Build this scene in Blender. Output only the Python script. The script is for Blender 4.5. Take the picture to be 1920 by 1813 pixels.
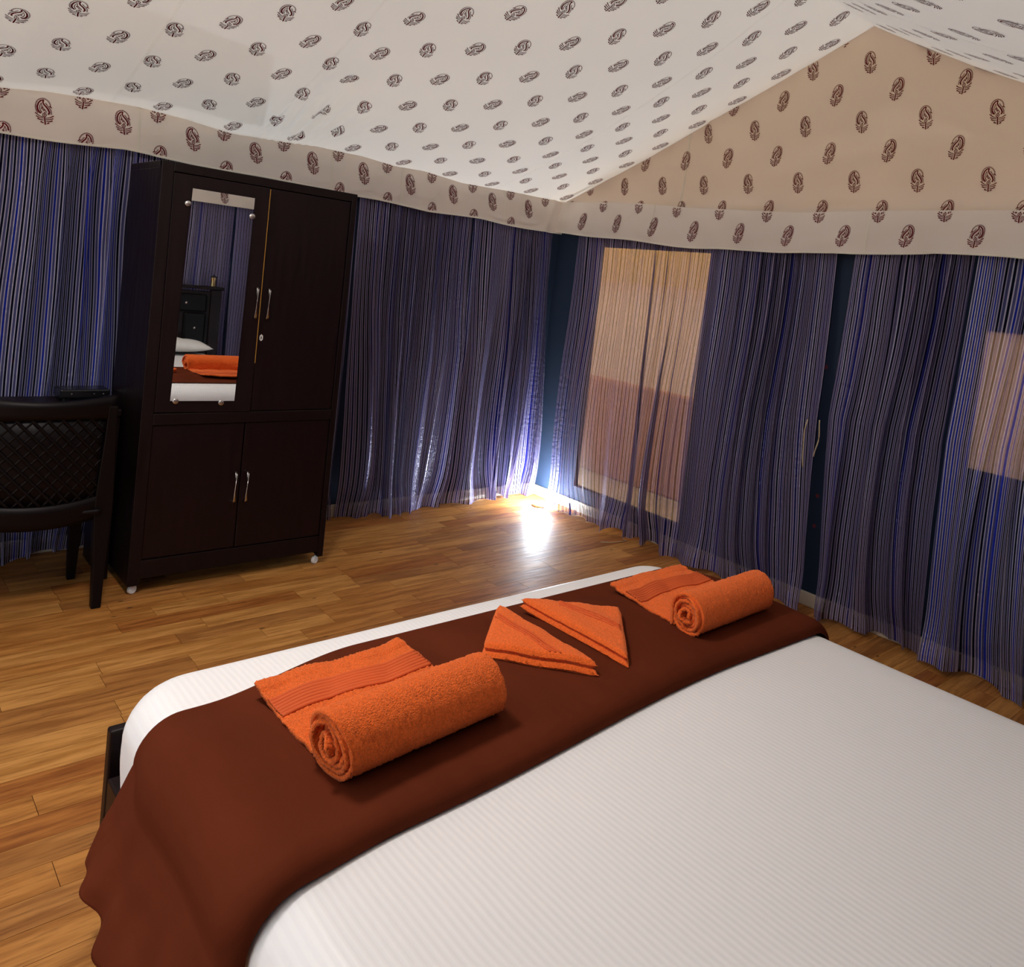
import bpy, bmesh, math, random
import numpy as np
from mathutils import Matrix, Vector

for o in list(bpy.data.objects):
    bpy.data.objects.remove(o, do_unlink=True)
scene = bpy.context.scene
COL = scene.collection
rnd = random.Random(7)
nrng = np.random.default_rng(11)

# ------------------------------------------------------------------ camera
CAM = np.array([-4.0757, -4.6119, 1.6213])
YAW, PITCH, ROLL = math.radians(43.786), math.radians(-3.081), math.radians(6.486)
FPX, PPX, PPY = 1484.2, 1087.51, 622.59
fw = np.array([math.sin(YAW)*math.cos(PITCH), math.cos(YAW)*math.cos(PITCH), math.sin(PITCH)])
r0 = np.array([math.cos(YAW), -math.sin(YAW), 0.0]); u0 = np.cross(r0, fw)
rr = r0*math.cos(ROLL)+u0*math.sin(ROLL); uu = -r0*math.sin(ROLL)+u0*math.cos(ROLL)
cd = bpy.data.cameras.new('camera')
cam = bpy.data.objects.new('camera', cd); COL.objects.link(cam)
M = Matrix.Identity(4)
for i in range(3):
    M[i][0], M[i][1], M[i][2], M[i][3] = rr[i], uu[i], -fw[i], CAM[i]
cam.matrix_world = M
cd.sensor_fit = 'HORIZONTAL'; cd.sensor_width = 36.0
cd.lens = FPX/1920*36.0
cd.shift_x = (960-PPX)/1920; cd.shift_y = (PPY-906.5)/1920
cd.clip_start = 0.02; cd.clip_end = 200
scene.camera = cam

# ------------------------------------------------------------------ world, sun, exposure
world = bpy.data.worlds.new('daylight'); scene.world = world
world.use_nodes = True
wn = world.node_tree.nodes; wl = world.node_tree.links
bg = wn['Background']
bg.inputs[0].default_value = (0.80, 0.90, 1.0, 1); bg.inputs[1].default_value = 1.9
sd = bpy.data.lights.new('sun', 'SUN'); sd.energy = 6.5; sd.angle = math.radians(1.0); sd.color = (1.0, 0.95, 0.87)
sun = bpy.data.objects.new('sun', sd); COL.objects.link(sun)
sun.rotation_euler = Vector((-0.12, -0.35, -1.0)).to_track_quat('-Z', 'Y').to_euler()
sun.location = (0, 0, 12)

vs = scene.view_settings
vs.view_transform = 'Standard'; vs.look = 'None'; vs.gamma = 1.0; vs.use_curve_mapping = False
vs.exposure = 0.0
scene.cycles.use_denoising = True; scene.cycles.use_light_tree = False; scene.cycles.adaptive_threshold = 0.02
scene.cycles.max_bounces = 6; scene.cycles.diffuse_bounces = 4; scene.cycles.glossy_bounces = 3; scene.cycles.transparent_max_bounces = 8
scene.cycles.caustics_reflective = False; scene.cycles.caustics_refractive = False
scene.cycles.sample_clamp_indirect = 8.0

# ------------------------------------------------------------------ material helpers
def rgb(h):
    v = [int(h[i:i+2], 16)/255 for i in (0, 2, 4)]
    return tuple(c/12.92 if c <= 0.04045 else ((c+0.055)/1.055)**2.4 for c in v)+(1,)

class N:
    """tiny node-graph helper"""
    def __init__(s, name):
        s.m = bpy.data.materials.new(name); s.m.use_nodes = True
        s.t = s.m.node_tree; s.t.nodes.clear()
        s.out = s.t.nodes.new('ShaderNodeOutputMaterial')
    def n(s, typ, ins=None, **kw):
        nd = s.t.nodes.new(typ)
        for k, v in kw.items(): setattr(nd, k, v)
        for k, v in (ins or {}).items(): s.set(nd, k, v)
        return nd
    def set(s, nd, k, v):
        sock = nd.inputs[k]
        if hasattr(v, 'bl_idname') and not hasattr(v, 'is_linked'): v = v.outputs[0]
        if hasattr(v, 'is_linked'): s.t.links.new(v, sock)
        else: sock.default_value = v
    def math(s, op, a, b=None, c=None):
        nd = s.t.nodes.new('ShaderNodeMath'); nd.operation = op
        for i, v in enumerate((a, b, c)):
            if v is not None: s.set(nd, i, v)
        return nd.outputs[0]
    def mix(s, f, a, b):
        nd = s.t.nodes.new('ShaderNodeMix'); nd.data_type = 'RGBA'
        s.set(nd, 'Factor', f)
        s.set(nd, 6, a); s.set(nd, 7, b)
        return nd.outputs[2]
    def mapr(s, v, a, b, c=0.0, d=1.0):
        nd = s.n('ShaderNodeMapRange', {0: v, 1: a, 2: b, 3: c, 4: d}); return nd.outputs[0]
    def coord(s, which='Object'):
        return s.n('ShaderNodeTexCoord').outputs[which]
    def scale(s, vec, sc):
        return s.n('ShaderNodeMapping', {'Vector': vec, 'Scale': sc}).outputs[0]
    def noise(s, vec, scale, detail=3, rough=0.5):
        return s.n('ShaderNodeTexNoise', {'Vector': vec, 'Scale': scale, 'Detail': detail, 'Roughness': rough}).outputs[0]
    def bump(s, h, strength=0.3, dist=0.01):
        return s.n('ShaderNodeBump', {'Height': h, 'Strength': strength, 'Distance': dist}).outputs[0]
    def pr(s, **kw):
        p = s.t.nodes.new('ShaderNodeBsdfPrincipled')
        for k, v in kw.items(): s.set(p, k.replace('_', ' '), v)
        return p.outputs[0]
    def done(s, sh):
        s.t.links.new(sh, s.out.inputs[0]); return s.m

def plain(name, col, rough=0.5, metal=0.0, spec=0.5, bump=None):
    k = N(name); c = k.coord()
    kw = dict(Base_Color=k.mix(k.mapr(k.noise(c, 6), 0.35, 0.65), tuple(x*0.88 for x in col[:3])+(1,), col), Roughness=rough, Metallic=metal)
    if bump: kw['Normal'] = k.bump(k.noise(c, bump[0], 4), bump[1], bump[2])
    p = k.pr(**kw); p.node.inputs['Specular IOR Level'].default_value = spec
    return k.done(p)

def canvas(name, col, trans, tint=None):
    """thin tent canvas: part of the daylight passes through"""
    k = N(name); c = k.coord()
    nz = k.noise(c, 1.6, 1)
    colr = k.mix(k.mapr(nz, 0.3, 0.7), tuple(x*0.93 for x in col[:3])+(1,), col)
    d = k.n('ShaderNodeBsdfDiffuse', {'Color': colr})
    t = k.n('ShaderNodeBsdfTranslucent', {'Color': tint or colr})
    return k.done(k.n('ShaderNodeMixShader', {0: trans, 1: d.outputs[0], 2: t.outputs[0]}).outputs[0])

def wood_floor(name, tone):
    k = N(name); c = k.coord()
    oi = k.n('ShaderNodeObjectInfo')
    off = k.n('ShaderNodeVectorMath', {0: c, 1: k.n('ShaderNodeCombineXYZ', {0: k.math('MULTIPLY', oi.outputs['Random'], 57.0), 1: k.math('MULTIPLY', oi.outputs['Random'], 31.0)}).outputs[0]}, operation='ADD').outputs[0]
    g = k.noise(k.scale(off, (1.3, 13, 1)), 2.0, 4, 0.6)
    g2 = k.noise(k.scale(off, (2.2, 26, 1)), 3.0, 3, 0.6)
    c1, c2, c3 = tone
    col = k.mix(k.mapr(g, 0.40, 0.60), c1, c2)
    col = k.mix(k.mapr(g2, 0.52, 0.76, 0, 0.7), col, c3)
    kn = k.n('ShaderNodeTexVoronoi', {'Vector': k.scale(off, (1.0, 2.2, 1)), 'Scale': 4.2})
    col = k.mix(k.mapr(kn.outputs['Distance'], 0.03, 0.075, 0.85, 0.0), col, (0.03, 0.014, 0.005, 1))
    p = k.pr(Base_Color=col, Roughness=k.mapr(g2, 0.3, 0.7, 0.46, 0.60), Normal=k.bump(g2, 0.06, 0.004))
    p.node.inputs['Specular IOR Level'].default_value = 0.32
    return k.done(p)

def dark_wood(name, col=(0.0085, 0.0034, 0.0036, 1), rough=0.42):
    k = N(name); c = k.coord()
    g = k.noise(k.scale(c, (14, 14, 1.2)), 3.0, 4, 0.6)
    p = k.pr(Base_Color=k.mix(g, tuple(x*0.6 for x in col[:3])+(1,), tuple(x*1.4 for x in col[:3])+(1,)), Roughness=k.mapr(g, 0.3, 0.7, rough-0.05, rough+0.08), Normal=k.bump(g, 0.04, 0.003))
    p.node.inputs['Specular IOR Level'].default_value = 0.22
    return k.done(p)

def curtain_mat(name, band, line, gap, blue, period=0.0265, op_band=0.60, op_gap=0.74):
    k = N(name)
    uv = k.n('ShaderNodeUVMap').outputs[0]
    sep = k.n('ShaderNodeSeparateXYZ', {0: uv}); x = sep.outputs[0]; z = sep.outputs[1]
    cell = k.math('FLOOR', k.math('DIVIDE', x, period))
    t = k.math('FRACT', k.math('DIVIDE', x, period))
    wn_ = k.n('ShaderNodeTexWhiteNoise', {'W': cell}, noise_dimensions='1D').outputs[0]
    inband = k.math('LESS_THAN', t, 0.68)
    e1 = k.math('LESS_THAN', t, 0.16)
    e2 = k.math('MULTIPLY', k.math('GREATER_THAN', t, 0.50), inband)
    isline = k.math('MAXIMUM', e1, e2)
    colb = k.mix(isline, band, line)
    gapc = k.mix(k.math('GREATER_THAN', wn_, 0.55), gap, blue)
    col = k.mix(inband, gapc, colb)
    rib = k.math('LESS_THAN', k.math('FRACT', k.math('DIVIDE', k.math('ADD', x, 0.13), 0.62)), 0.022)
    col = k.mix(rib, col, (blue[0]*1.3, blue[1]*1.3, blue[2]*1.15, 1))
    op = k.mix(inband, (op_gap,)*3+(1,), (op_band,)*3+(1,))
    op = k.mix(isline, op, (min(1, op_band+0.16),)*3+(1,))
    op = k.math('MAXIMUM', op, k.math('MULTIPLY', rib, 0.92))
    hem = k.math('LESS_THAN', z, 0.085)
    op = k.math('ADD', op, k.math('MULTIPLY', hem, 0.14))
    cr = k.bump(k.noise(k.scale(uv, (9, 14, 1)), 3.0, 1, 0.6), 0.55, 0.012)
    d = k.n('ShaderNodeBsdfDiffuse', {'Color': col, 'Normal': cr})
    tr = k.n('ShaderNodeBsdfTranslucent', {'Color': col, 'Normal': cr})
    gl = k.n('ShaderNodeBsdfGlossy', {'Color': (0.6, 0.58, 0.68, 1), 'Roughness': 0.38, 'Normal': cr})
    sh = k.n('ShaderNodeMixShader', {0: 0.36, 1: d.outputs[0], 2: tr.outputs[0]}).outputs[0]
    sh = k.n('ShaderNodeMixShader', {0: k.math('MULTIPLY', isline, 0.16), 1: sh, 2: gl.outputs[0]}).outputs[0]
    tp = k.n('ShaderNodeBsdfTransparent', {'Color': (0.98, 0.96, 1, 1)})
    return k.done(k.n('ShaderNodeMixShader', {0: op, 1: tp.outputs[0], 2: sh}).outputs[0])

def terry(name, col, bs=0.9):
    k = N(name); c = k.coord()
    a = k.noise(c, 230, 3, 0.7); b = k.noise(c, 60, 3, 0.6); v = k.n('ShaderNodeTexVoronoi', {'Vector': c, 'Scale': 330.0}).outputs['Distance']
    h = k.math('ADD', k.math('ADD', a, k.math('MULTIPLY', b, 0.7)), k.math('MULTIPLY', v, -0.6))
    colr = k.mix(k.mapr(a, 0.32, 0.68), tuple(x*0.70 for x in col[:3])+(1,), tuple(min(1, x*1.15) for x in col[:3])+(1,))
    p = k.pr(Base_Color=colr, Roughness=0.95, Normal=k.bump(h, bs, 0.004), Sheen_Weight=0.25, Sheen_Roughness=0.6)
    p.node.inputs['Sheen Tint'].default_value = (1.0, 0.62, 0.35, 1)
    p.node.inputs['Specular IOR Level'].default_value = 0.15
    return k.done(p)

def sheet_mat():
    k = N('satin_stripe_sheet'); c = k.coord()
    x = k.n('ShaderNodeSeparateXYZ', {0: c}).outputs[0]
    w = k.math('MULTIPLY', k.math('ADD', x, k.math('MULTIPLY', k.noise(c, 3, 2), 0.012)), 2*math.pi/0.0140)
    st = k.math('SINE', w)
    s01 = k.mapr(st, -0.35, 0.35)
    col = k.mix(s01, (0.835, 0.82, 0.82, 1), (0.86, 0.845, 0.84, 1))
    p = k.pr(Base_Color=col, Roughness=k.mapr(s01, 0, 1, 0.62, 0.42), Normal=k.bump(k.math('ADD', st, k.math('MULTIPLY', k.noise(c, 9, 2), 1.2)), 0.06, 0.004))
    p.node.inputs['Specular IOR Level'].default_value = 0.3
    return k.done(p)

def cloth_mat(name, col, rough=0.85, spec=0.2, scale=9, strength=0.25, sheen=0.2):
    k = N(name); c = k.coord()
    n1 = k.noise(k.scale(c, (1, 0.35, 1)), scale, 4, 0.6); n2 = k.noise(c, 500, 2)
    colr = k.mix(k.mapr(n1, 0.3, 0.7), tuple(x*0.88 for x in col[:3])+(1,), tuple(x*1.08 for x in col[:3])+(1,))
    p = k.pr(Base_Color=colr, Roughness=rough, Normal=k.bump(k.math('ADD', n1, k.math('MULTIPLY', n2, 0.05)), strength, 0.012), Sheen_Weight=sheen)
    p.node.inputs['Specular IOR Level'].default_value = spec
    return k.done(p)

def wall_cloth():
    k = N('navy_printed_wall_cloth'); c = k.coord()
    v = k.n('ShaderNodeTexVoronoi', {'Vector': c, 'Scale': 5.5})
    fl = k.math('LESS_THAN', v.outputs['Distance'], 0.075)
    col = k.mix(fl, (0.006, 0.020, 0.050, 1), (0.13, 0.015, 0.028, 1))
    p = k.pr(Base_Color=col, Roughness=0.8)
    return k.done(p)

MAT = {}
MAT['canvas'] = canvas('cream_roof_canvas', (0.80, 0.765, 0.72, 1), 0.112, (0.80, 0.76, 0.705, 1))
MAT['gable'] = canvas('shaded_gable_canvas', (0.70, 0.60, 0.53, 1), 0.12)  # same cloth as the roof, with the gable's shade put into the colour
MAT['valance'] = canvas('cream_valance_cotton', (0.84, 0.755, 0.68, 1), 0.12)
MAT['seam'] = canvas('pale_seam_tape', (0.84, 0.79, 0.68, 1), 0.15)
k = N('roof_seam_tape'); sh = k.n('ShaderNodeMixShader', {0: 0.12, 1: k.n('ShaderNodeBsdfTransparent').outputs[0], 2: k.n('ShaderNodeBsdfDiffuse', {'Color': (0.95, 0.93, 0.86, 1)}).outputs[0]}); MAT['roof_seam'] = k.done(sh.outputs[0])
MAT['print'] = plain('maroon_block_print', (0.130, 0.009, 0.015, 1), 0.9, spec=0.05)
MAT['navy'] = wall_cloth()
MAT['cream'] = plain('cream_painted_skirting', (0.70, 0.63, 0.48, 1), 0.5)
TONES = [((0.35, 0.130, 0.025, 1), (0.54, 0.230, 0.054, 1), (0.16, 0.050, 0.009, 1)),
         ((0.27, 0.084, 0.016, 1), (0.44, 0.162, 0.034, 1), (0.13, 0.035, 0.007, 1)),
         ((0.42, 0.176, 0.037, 1), (0.62, 0.290, 0.078, 1), (0.22, 0.078, 0.016, 1)),
         ((0.30, 0.112, 0.025, 1), (0.47, 0.200, 0.050, 1), (0.09, 0.031, 0.008, 1))]
for i, t in enumerate(TONES): MAT['plank%d' % i] = wood_floor('honey_wood_plank_%d' % i, t)
MAT['subfloor'] = plain('dark_subfloor', (0.10, 0.05, 0.02, 1), 0.8)
MAT['dwood'] = dark_wood('espresso_stained_wood')
MAT['dwood2'] = dark_wood('espresso_stained_door', (0.0110, 0.0044, 0.0050, 1), 0.36)
MAT['edge'] = plain('raw_yellow_wood_edge', (0.40, 0.20, 0.03, 1), 0.6)
MAT['chrome'] = plain('polished_chrome', (0.75, 0.72, 0.70, 1), 0.16, 1.0)
MAT['steel'] = plain('brushed_steel', (0.62, 0.60, 0.58, 1), 0.3, 1.0)
MAT['mirror'] = N('silvered_mirror'); MAT['mirror'] = MAT['mirror'].done(MAT['mirror'].pr(Base_Color=(0.90, 0.91, 0.90, 1), Metallic=1.0, Roughness=0.012))
MAT['white_plastic'] = plain('white_plastic', (0.75, 0.74, 0.72, 1), 0.4)
MAT['black'] = plain('black_gloss_plastic', (0.008, 0.008, 0.010, 1), 0.22)
MAT['chair'] = plain('dark_brown_moulded_plastic', (0.005, 0.003, 0.0035, 1), 0.42, spec=0.16)
MAT['leather'] = plain('black_tufted_leather', (0.004, 0.0035, 0.004, 1), 0.4, spec=0.15)
MAT['crystal'] = plain('crystal_button', (0.9, 0.9, 0.92, 1), 0.05, 1.0)
MAT['brass'] = plain('aged_brass', (0.42, 0.30, 0.14, 1), 0.3, 1.0)
MAT['sheet'] = sheet_mat()
MAT['runner'] = cloth_mat('chocolate_brown_cloth', (0.105, 0.0215, 0.0085, 1), 0.95, 0.04, 7, 0.22, 0.0)
MAT['pillow'] = cloth_mat('white_pillow_cotton', (0.76, 0.74, 0.70, 1), 0.8, 0.2, 6, 0.3)
MAT['terry'] = terry('orange_terry', (0.92, 0.138, 0.016, 1))
MAT['terry2'] = terry('orange_terry_fine', (0.90, 0.138, 0.019, 1), 0.55)
MAT['band'] = plain('orange_woven_band', (0.66, 0.100, 0.013, 1), 0.8, bump=(500, 0.2, 0.002))
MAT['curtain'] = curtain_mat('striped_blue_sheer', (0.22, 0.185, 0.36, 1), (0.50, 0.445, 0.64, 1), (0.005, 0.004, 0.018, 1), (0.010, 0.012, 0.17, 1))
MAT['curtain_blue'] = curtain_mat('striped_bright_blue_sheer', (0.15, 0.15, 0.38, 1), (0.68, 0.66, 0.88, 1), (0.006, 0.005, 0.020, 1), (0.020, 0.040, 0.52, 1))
MAT['cord'] = plain('beige_cord', (0.60, 0.48, 0.30, 1), 0.9)
MAT['tan'] = canvas('tan_veranda_canvas', (0.78, 0.54, 0.33, 1), 0.40)
MAT['yellow'] = canvas('yellow_canopy_canvas', (0.85, 0.66, 0.33, 1), 0.60)
MAT['orange'] = plain('terracotta_render', (0.60, 0.27, 0.14, 1), 0.85)
MAT['sand'] = plain('sandy_ground', (0.62, 0.45, 0.28, 1), 0.95)
MAT['flap'] = canvas('taupe_window_flap', (0.70, 0.55, 0.47, 1), 0.55)
k = N('mosquito_net'); sh = k.n('ShaderNodeMixShader', {0: 0.14, 1: k.n('ShaderNodeBsdfTransparent').outputs[0], 2: k.n('ShaderNodeBsdfDiffuse', {'Color': (0.6, 0.5, 0.35, 1)}).outputs[0]}); MAT['net'] = k.done(sh.outputs[0])
k = N('lit_lens'); MAT['lens'] = k.done(k.n('ShaderNodeEmission', {'Color': (0.92, 0.96, 1, 1), 'Strength': 60.0}).outputs[0])

k = N('added_lamp_diffuser'); MAT['diffuser'] = k.done(k.n('ShaderNodeEmission', {'Color': (1.0, 0.92, 0.85, 1), 'Strength': 6.0}).outputs[0])  # glowing face of the added, unseen ceiling lamp

# ------------------------------------------------------------------ mesh helpers
def tag(o, label=None, cat=None, group=None, kind=None):
    if label: o['label'] = label
    if cat: o['category'] = cat
    if group: o['group'] = group
    if kind: o['kind'] = kind
    return o

def empty(name, loc=(0, 0, 0), rz=0.0):
    o = bpy.data.objects.new(name, None); COL.objects.link(o)
    o.location = loc; o.rotation_euler = (0, 0, rz); o.empty_display_size = 0.1
    return o

def mesh_obj(name, verts, faces, mat, parent=None, smooth=False, uvs=None, loc=None):
    me = bpy.data.meshes.new(name)
    me.from_pydata([tuple(map(float, v)) for v in verts], [], [tuple(f) for f in faces])
    if uvs is not None:
        ul = me.uv_layers.new(name='UVMap')
        idx = np.zeros(len(me.loops), dtype=np.int32); me.loops.foreach_get('vertex_index', idx)
        ul.data.foreach_set('uv', np.asarray(uvs, dtype=np.float32)[idx].ravel())
    if smooth: me.shade_smooth()
    me.materials.append(mat); me.update()
    o = bpy.data.objects.new(name, me); COL.objects.link(o)
    if parent: o.parent = parent
    if loc: o.location = loc
    return o

def bm_obj(name, bm, mat, parent=None, smooth=False, loc=None, rot=None):
    me = bpy.data.meshes.new(name)
    bmesh.ops.recalc_face_normals(bm, faces=bm.faces)
    bm.to_mesh(me); bm.free()
    if smooth: me.shade_smooth()
    me.materials.append(mat)
    o = bpy.data.objects.new(name, me); COL.objects.link(o)
    if parent: o.parent = parent
    if loc: o.location = loc
    if rot: o.rotation_euler = rot
    return o

def grid_faces(nu, nv, close_u=False):
    f = []
    for j in range(nv-1):
        for i in range(nu if close_u else nu-1):
            i2 = (i+1) % nu
            f.append((j*nu+i, j*nu+i2, (j+1)*nu+i2, (j+1)*nu+i))
    return f

def grid_obj(name, P, mat, parent=None, uv=None, solid=0.0, flip=False, smooth=True):
    nv, nu = P.shape[:2]
    f = grid_faces(nu, nv)
    if flip: f = [tuple(reversed(q)) for q in f]
    o = mesh_obj(name, P.reshape(-1, 3), f, mat, parent, smooth, None if uv is None else uv.reshape(-1, 2))
    if solid:
        m = o.modifiers.new('thickness', 'SOLIDIFY'); m.thickness = solid; m.offset = 0
    return o

def add_box(bm, a, b, bev=0.0, seg=2):
    r = bmesh.ops.create_cube(bm, size=1.0)
    vs_ = r['verts']
    for v in vs_:
        v.co = Vector([(a[i]+b[i])/2 + v.co[i]*(b[i]-a[i]) for i in range(3)])
    if bev:
        es = list({e for v in vs_ for e in v.link_edges})
        bmesh.ops.bevel(bm, geom=es, offset=bev, segments=seg, profile=0.5, affect='EDGES')

def box(name, a, b, mat, parent=None, bev=0.003, loc=None, seg=2):
    bm = bmesh.new(); add_box(bm, a, b, bev, seg)
    return bm_obj(name, bm, mat, parent, False, loc)

def tube_arrays(pts, rad, n=8, cap=True):
    pts = [Vector(p) for p in pts]; V = []; F = []
    rads = rad if hasattr(rad, '__len__') else [rad]*len(pts)
    up = Vector((0, 0, 1))
    for i, p in enumerate(pts):
        d = (pts[min(i+1, len(pts)-1)]-pts[max(i-1, 0)]).normalized()
        a = d.cross(up)
        if a.length < 1e-4: a = d.cross(Vector((1, 0, 0)))
        a.normalize(); b = d.cross(a)
        for q in range(n):
            th = 2*math.pi*q/n
            V.append(p+(a*math.cos(th)+b*math.sin(th))*rads[i])
    for i in range(len(pts)-1):
        for q in range(n):
            F.append((i*n+q, i*n+(q+1) % n, (i+1)*n+(q+1) % n, (i+1)*n+q))
    if cap:
        F.append(tuple(range(n))[::-1]); F.append(tuple((len(pts)-1)*n+q for q in range(n)))
    return V, F

def tube(name, pts, rad, mat, parent=None, n=8, loc=None):
    V, F = tube_arrays(pts, rad, n)
    return mesh_obj(name, V, F, mat, parent, True, loc=loc)

def lathe(name, prof, mat, parent=None, n=24, loc=None, rot=None, cap=True):
    V = []; F = []
    for r, z in prof:
        for q in range(n):
            a = 2*math.pi*q/n; V.append((r*math.cos(a), r*math.sin(a), z))
    for i in range(len(prof)-1):
        for q in range(n):
            F.append((i*n+q, i*n+(q+1) % n, (i+1)*n+(q+1) % n, (i+1)*n+q))
    if cap: F.append(tuple(range(n))[::-1]); F.append(tuple((len(prof)-1)*n+q for q in range(n)))
    o = mesh_obj(name, V, F, mat, parent, True, loc=loc)
    if rot: o.rotation_euler = rot
    m = o.modifiers.new('edge', 'EDGE_SPLIT'); m.split_angle = math.radians(40)
    return o

def sstep(a, b, x):
    t = np.clip((np.asarray(x, float)-a)/(b-a), 0, 1); return t*t*(3-2*t)

def wave_noise(x, y, seed, octs=((1.0, 1.0), (2.1, 0.5), (4.3, 0.25))):
    r = np.random.default_rng(seed); out = 0
    for f, a in octs:
        for _ in range(3):
            th = r.uniform(0, 2*math.pi); ph = r.uniform(0, 6.28)
            out = out+a/3*np.sin(f*(x*math.cos(th)+y*math.sin(th))*2*math.pi+ph)
    return out

# ------------------------------------------------------------------ room dimensions
XL, YF = -5.6, -4.95           # left wall, front wall; back wall y=0, right wall x=0
RY, RZ, EZ = -2.41, 3.22, 2.27  # ridge and eave

# ------------------------------------------------------------------ the floor, plank by plank
floor = box('floor', (XL-0.1, YF-0.1, -0.06), (0.06, 0.06, -0.012), MAT['subfloor'], bev=0)
tag(floor, 'honey brown wooden plank floor of the tent room', 'floor', kind='structure')
ROW = 0.1045
plank_cache = {}
def plank_mesh(L, tone):
    key = (round(L, 2), tone)
    if key not in plank_cache:
        bm = bmesh.new(); add_box(bm, (0, 0, -0.012), (key[0]-0.0016, ROW-0.0014, 0), 0)
        me = bpy.data.meshes.new('plank'); bm.to_mesh(me); bm.free(); me.materials.append(MAT['plank%d' % tone]); plank_cache[key] = me
    return plank_cache[key]
planks = []
ny = int((0.05-YF)/ROW)+1
for j in range(ny):
    y = 0.04-(j+1)*ROW
    x = XL+rnd.choice([0, 0.155, 0.31, 0.465])-0.3
    while x < 0.03:
        L = rnd.choice([0.31, 0.46, 0.62, 0.62, 0.77])
        x0, x1 = max(x, XL), min(x+L, 0.04)
        if x1-x0 > 0.03: planks.append((x0, y, round(x1-x0, 2), rnd.choice([0, 0, 1, 2, 3, 2])))
        x += L
def plank_seen(p):
    cx, cy = p[0]+p[2]/2, p[1]+ROW/2
    d = np.array([cx, cy, 0])-CAM; zf = d@fw
    if zf < 0.3: return -1
    px = PPX+FPX*(d@rr)/zf; py = PPY-FPX*(d@uu)/zf
    if not (-120 < px < 2040 and -60 < py < 1900): return -1
    if -3.45 < cx < -1.2 and cy < -2.35: return -1      # under or behind the bed
    return 1/zf
scored = sorted(planks, key=plank_seen, reverse=True)
near = [p for p in scored if plank_seen(p) > 0][:298]
rest = [p for p in planks if p not in near]
for p in near:
    o = bpy.data.objects.new('plank', plank_mesh(p[2], p[3])); COL.objects.link(o); o.parent = floor; o.location = (p[0], p[1], 0)
bm = bmesh.new()
for p in rest: add_box(bm, (p[0], p[1], -0.012), (p[0]+p[2]-0.0016, p[1]+ROW-0.0014, 0), 0)
o = bm_obj('plank_remainder', bm, MAT['plank0'], floor); tag(o, kind='stuff')

# ------------------------------------------------------------------ walls
def wall_from_boxes(name, boxes, mat, label):
    bm = bmesh.new()
    for a, b in boxes: add_box(bm, a, b)
    o = bm_obj(name, bm, mat); return tag(o, label, 'wall', kind='structure')
WT = 0.03
wall_from_boxes('wall_back', [((XL, 0, -0.05), (WT, WT, 2.20))], MAT['navy'], 'dark blue cloth wall behind the wardrobe and curtains')
W1 = (-1.50, -0.47, 0.16, 1.96); W2 = (-4.35, -3.17, 0.95, 1.66)
rb = [((0, W1[1], -0.05), (WT, 0, 2.20)), ((0, W1[0], W1[3]), (WT, W1[1], 2.20)), ((0, W1[0], -0.05), (WT, W1[1], W1[2])),
      ((0, W2[1], -0.05), (WT, W1[0], 2.20)), ((0, W2[0], W2[3]), (WT, W2[1], 2.20)), ((0, W2[0], -0.05), (WT, W2[1], W2[2])),
      ((0, YF, -0.05), (WT, W2[0], 2.20))]
wall_right = wall_from_boxes('wall_right', rb, MAT['navy'], 'dark blue cloth wall with a window behind the sheer curtains')
wall_from_boxes('wall_front', [((XL, YF-WT, -0.05), (WT, YF, 2.20))], MAT['navy'], 'dark blue cloth wall behind the headboard')
wall_left = wall_from_boxes('wall_left', [((XL-WT, -1.9, -0.05), (XL, 0, 2.20)), ((XL-WT, YF, -0.05), (XL, -4.6, 2.20)), ((XL-WT, -4.6, 2.08), (XL, -1.9, 2.20))], MAT['navy'], 'dark blue cloth wall with an added opening for daylight, left of the desk')  # the opening is added out of view to bring daylight onto the bed
for nm, a, b, lb in (('baseboard_back', (XL, -0.022, 0), (-0.022, -0.0, 0.075), 'cream skirting along the wardrobe wall'), ('baseboard_right', (-0.022, YF, 0), (0.0, 0, 0.075), 'cream skirting along the window wall')):
    tag(box(nm, a, b, MAT['cream'], bev=0.004), lb, 'skirting', kind='structure')

# windows in the right wall
def window(name, w, pane_mat, pane_name, label):
    y0, y1, z0, z1 = w
    e = empty(name, (0, (y0+y1)/2, z0)); tag(e, label, 'window', kind='structure')
    h = z1-z0; hw = (y1-y0)/2
    for nm, a, b in (('side_hem', (-0.006, -hw-0.02, -0.02), (0.034, -hw+0.015, h+0.02)), ('side_hem', (-0.006, hw-0.015, -0.02), (0.034, hw+0.02, h+0.02)),
                     ('sill_hem', (-0.007, -hw, -0.03), (0.035, hw, 0.015)), ('top_hem', (-0.007, -hw, h-0.015), (0.035, hw, h+0.03))):
        box(nm, a, b, MAT['navy'], e, 0.003)
    ys = np.linspace(-hw, hw, 30); zs = np.linspace(0, h, 30); Y, Z = np.meshgrid(ys, zs)
    X = 0.016+0.006*wave_noise(Y*1.5, Z, 5)
    return e, grid_obj(pane_name, np.stack([X, Y, Z], -1), pane_mat, e)
win1, _ = window('window_1', W1, MAT['net'], 'mesh_screen', 'tall netted window glowing tan behind the sheer curtain')
win2, _ = window('window_2', W2, MAT['flap'], 'window_flap', 'wide window closed by a pale taupe flap at right')

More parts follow.
